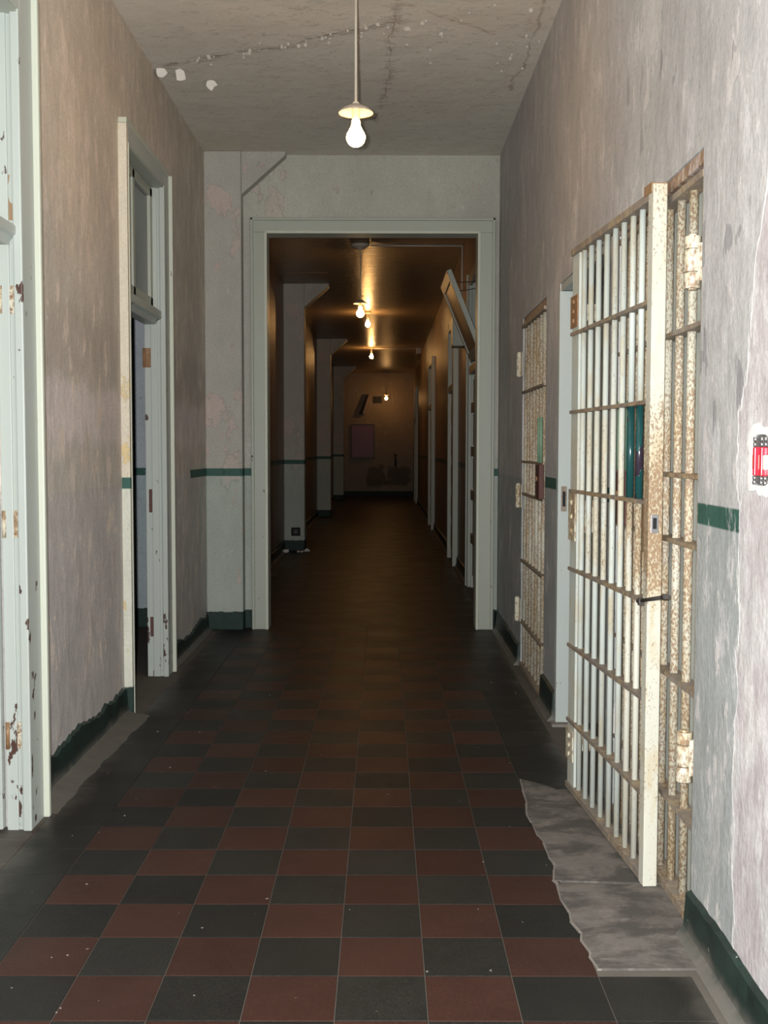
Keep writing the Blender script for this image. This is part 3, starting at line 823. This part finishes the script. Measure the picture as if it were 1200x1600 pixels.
def pendant(loc, drop, label):
    o = thing('pendant_lamp', loc, label, 'pendant lamp', None)
    lathe_part('ceiling_canopy', [(.0001, -.001), (.105, -.001), (.10, -.014), (.060, -.040), (.016, -.052), (.008, -.07)], M['cord'], o)
    MB().cyl((0, 0, -.04), (0, 0, -drop + .175), .0062, 10).build('stem', M['cord'], o)
    zt = -drop + .130          # rim of the cap
    lathe_part('cap', [(.0075, zt + .040), (.020, zt + .037), (.034, zt + .030), (.058, zt + .018), (.076, zt + .004), (.0785, zt - .003), (.074, zt - .001), (.054, zt + .012), (.030, zt + .022), (.0075, zt + .026)], M['cap'], o)
    lathe_part('socket', [(.0075, zt + .050), (.0185, zt + .04), (.0185, zt - .020), (.016, zt - .028)], M['porcelain'], o, 18)
    lathe_part('bulb', bulb_profile(-drop + .022, .0425), M['bulb'], o, 24)
    return o


def short_lamp(loc, label):
    o = thing('ceiling_lamp', loc, label, 'ceiling lamp')
    lathe_part('ceiling_canopy', [(.0001, -.001), (.062, -.001), (.058, -.014), (.030, -.026), (.020, -.034)], M['cord'], o)
    lathe_part('socket', [(.018, -.03), (.0185, -.128), (.016, -.135)], M['porcelain'], o, 18)
    lathe_part('bulb', bulb_profile(-.200, .042), M['bulb_strong'], o, 24)
    return o


pendant((-.124, 5.0, ZC), .850, 'nearest hanging lamp, pear bulb glowing under a small cap in front of the opening')
pendant((-.252, 12.1, ZC), .765, 'second hanging lamp, seen through the opening on a thin stem from the ceiling')
short_lamp((-.254, 18.0, ZC), 'ceiling lamp close under the ceiling, just right of the second hanging lamp')
short_lamp((-.262, 24.3, ZC), 'ceiling lamp farthest along the ceiling, before the end wall')
pendant((.085, 31.6, ZC), .80, 'smallest hanging lamp, low in front of the stained end wall')

# ------------------------------------------------------------------ small things
cd = MB().tube([(-.25 + .107, 12.1, ZC - .012), (.855, 12.1, ZC - .012), (.855, 12.1, 2.95)], .010, 8).build('conduit', M['conduit'])
tag(cd, 'thin pale conduit from the second hanging lamp across the ceiling and down the right wall', 'conduit')
cd2 = thing('conduit', (0, 24.3, ZC), 'thin conduit from the farthest ceiling lamp to a junction box at the right', 'conduit')
MB().cyl((-.21, 0, -.014), (.72, 0, -.014), .012, 8).build('pipe', M['conduit'], cd2)
MB().box(.72, .83, -.05, .05, -.13, 0).build('junction_box', M['conduit'], cd2, bevel=.005)

bd = thing('notice_board', (-.60, YE - .061, 1.13), 'maroon board with a dark rim on the left of the end wall', 'board')
MB().box(-.33, .33, .02, .06, 0, .96).build('panel', M['maroon'], bd, bevel=.01)
fm = MB().box(-.345, -.32, 0, .058, -.015, .975).box(.32, .345, 0, .058, -.015, .975).box(-.32, .32, 0, .058, -.015, .01).box(-.32, .32, 0, .058, .95, .975)
fm.build('rim', M['iron'], bd)
vt = thing('wall_vent', (-.17, YE - .05, 2.72), 'small dark vent high on the end wall, left of the smallest lamp', 'vent')
MB().box(-.13, .13, .02, .05, 0, .20).build('frame', M['iron'], vt)
for k in range(4): MB().box(-.115, .115, .005, .02, .02 + .045 * k, .045 + .045 * k).build('slat', M['black'], vt)
vt2 = thing('tilted_panel', (-.55, YE - .16, 2.40), 'dark slanted panel fixed to the end wall above the maroon board', 'panel')
MB().prism([(-.16, .0), (-.06, .0), (.12, .55), (.06, .55)], 'y', 0, .155).build('dark_face', M['black'], vt2)
MB().prism([(-.058, .0), (.02, .0), (.20, .55), (.122, .55)], 'y', -.01, .155).build('pale_edge', M['brown_wood'], vt2)
pp = thing('wall_pipe', (.36, YE, 1.05), 'short dark pipe fitting on the right of the end wall', 'pipe')
MB().cyl((0, 0, .05), (0, -.10, .05), .022, 10).cyl((0, -.09, -.16), (0, -.09, .16), .030, 10).build('stub', M['iron'], pp)
MB().cyl((-.05, -.10, .17), (.05, -.10, .17), .018, 10).build('valve', M['iron'], pp)

hp = thing('outlet_plate', (-1.185, 14.90, .205), 'small black square outlet plate low on the first far pillar', 'outlet')
MB().box(-.062, .062, -.008, 0, 0, .115).build('plate', M['black'], hp, bevel=.002)
MB().box(-.03, .03, -.012, -.007, .03, .085).build('cover', M['iron'], hp, bevel=.002)

# electrical box in the near right wall
eb = thing('electrical_box', (XR, 2.555, 1.36), 'open electrical box with red strips in a ragged white plaster hole at the right edge', 'electrical box')
ring = MB(); npt = 30; po = []; pi_ = []
for k in range(npt):
    t = 2 * math.pi * k / npt; s = (abs(math.cos(t)) ** 4 + abs(math.sin(t)) ** 4) ** -.25
    ro = s * random.uniform(.92, 1.14); po.append((.085 * ro * math.cos(t), .078 * ro * math.sin(t))); pi_.append((.066 * s * math.cos(t), .060 * s * math.sin(t)))
v = [(0, a, b) for a, b in po] + [(-.006, a * .93 + .07 * c, b * .93 + .07 * d) for (a, b), (c, d) in zip(po, pi_)] + [(-.007, a, b) for a, b in pi_] + [(-.001, a * .97, b * .97) for a, b in pi_]
f = []
for r in range(3):
    for k in range(npt): f.append((r * npt + k, r * npt + (k + 1) % npt, (r + 1) * npt + (k + 1) % npt, (r + 1) * npt + k))
ring.add(v, f).build('plaster_rim', M['white_plaster'], eb)
MB().box(-.0022, .001, -.066, .066, -.060, .060).build('back_plate', M['metal'], eb)
for k, y in enumerate((.020, -.026, -.052)):
    if k < 2: MB().box(-.016, -.002, y - .011, y + .004, -.036, .030).build('red_strip', M['red'], eb, bevel=.002)
    MB().box(-.012, -.002, y + .006, y + .022, -.022, .012).build('white_block', M['porcelain'], eb, bevel=.002)
    for z in (-.052, -.042, .036, .048):
        MB().cyl((-.002, y + .006, z), (-.013, y + .006, z), .0055, 8).build('screw', M['metal'], eb)
    MB().box(-.010, -.002, y - .004, y + .016, .030, .050).build('contact', M['iron'], eb, bevel=.001)
    MB().box(-.010, -.002, y - .004, y + .016, -.054, -.038).build('contact', M['iron'], eb, bevel=.001)

# paper scraps by the first far pillar
for k, (x, y, s, lab) in enumerate(((-1.30, 14.55, .06, 'white paper scrap leaning at the left foot of the first far pillar'),
                                    (-1.11, 14.62, .05, 'white paper scrap lying flat before the first far pillar'),
                                    (-1.03, 14.75, .055, 'crumpled white paper scrap at the right foot of the first far pillar'))):
    mb = MB(); n = 10
    v = [(s * random.uniform(.6, 1.1) * math.cos(2 * math.pi * i / n), s * random.uniform(.6, 1.1) * math.sin(2 * math.pi * i / n), random.uniform(.004, .03 if k != 0 else .05)) for i in range(n)]
    mb.add([(0, 0, .05 if k != 1 else .02), (0, 0, 0)] + v, [(0, 2 + i, 2 + (i + 1) % n) for i in range(n)] + [(1, 2 + (i + 1) % n, 2 + i) for i in range(n)])
    tag(mb.build('paper_scrap', M['paper'], None, (x, y, .001)), lab, 'paper', 'paper scraps by the far pillar')
# paint crumbs on the floor: uncountable litter
lit = MB()
for k in range(60):
    side = random.random()
    x = random.uniform(-1.25, -.8) if side < .42 else (random.uniform(.45, .80) if side < .75 else random.uniform(-1.0, .55)); y = random.uniform(2.6, 8.2)
    s = random.uniform(.0012, .0045)
    a = random.random() * 3.14; pts = [(x + s * math.cos(a + q) * random.uniform(.5, 1.4), y + s * math.sin(a + q) * random.uniform(.5, 1.4)) for q in (0, 1.5, 3.0, 4.5)]
    lit.prism(pts, 'z', .0006, .0026)
o = lit.build('debris', M['patch_edge']); o['kind'] = 'stuff'; o['label'] = 'tiny paint crumbs scattered over the tile floor'; o['category'] = 'debris'

# paint flakes hanging from the ceiling
def flake_mesh(s, seed):
    r = random.Random(seed); n = 8; v = []
    for i in range(n):
        t = 2 * math.pi * i / n; k = s * r.uniform(.65, 1.15); x, y = k * math.cos(t), k * math.sin(t)
        v.append((x, y * .6, -.002 - (y + s) * .75 * r.uniform(.9, 1.1)))
    return [(p[0], p[1], p[2] + .0025) for p in v] + v, [tuple(range(n)), tuple(range(2 * n - 1, n - 1, -1))] + [(k, n + k, n + (k + 1) % n, (k + 1) % n) for k in range(n)]
for k, (x, y, s) in enumerate(((-1.296, 6.553, .030), (-1.19, 6.586, .034), (-1.039, 6.766, .030))):
    v, f = flake_mesh(s * 1.1, k); MB().add(v, f).build('paint_flake', M['flake'], CEIL, (x, y, ZC - .002))
fk = MB()
for k in range(60):
    t = random.random(); q = random.random()
    if q < .5: x = -1.1 + 1.2 * t; y = 6.45 - .49 * (x + 1.1) + random.gauss(0, .05)
    elif q < .75: x = .1 + .5 * t; y = 5.7 + random.gauss(0, .25)
    else: x = .72 + random.gauss(0, .07); y = random.uniform(5.4, 6.6)
    if x > XR - .03: continue
    v, f = flake_mesh(random.uniform(.004, .012), k + 9); fk.add([(a + x, b + y, c + ZC - .001) for a, b, c in v], f)
o = fk.build('paint_flakes', M['patch_flake'], CEIL); o['kind'] = 'stuff'
# brown bare lath in the ceiling before the first far pillar
MB().prism([(-1.22, 14.05), (-.95, 13.98), (-.70, 14.03), (-.66, 14.35), (-.80, 14.48), (-1.20, 14.5)], 'z', ZC - .004, ZC).build('bare_lath', M['brown_wood'], CEIL)
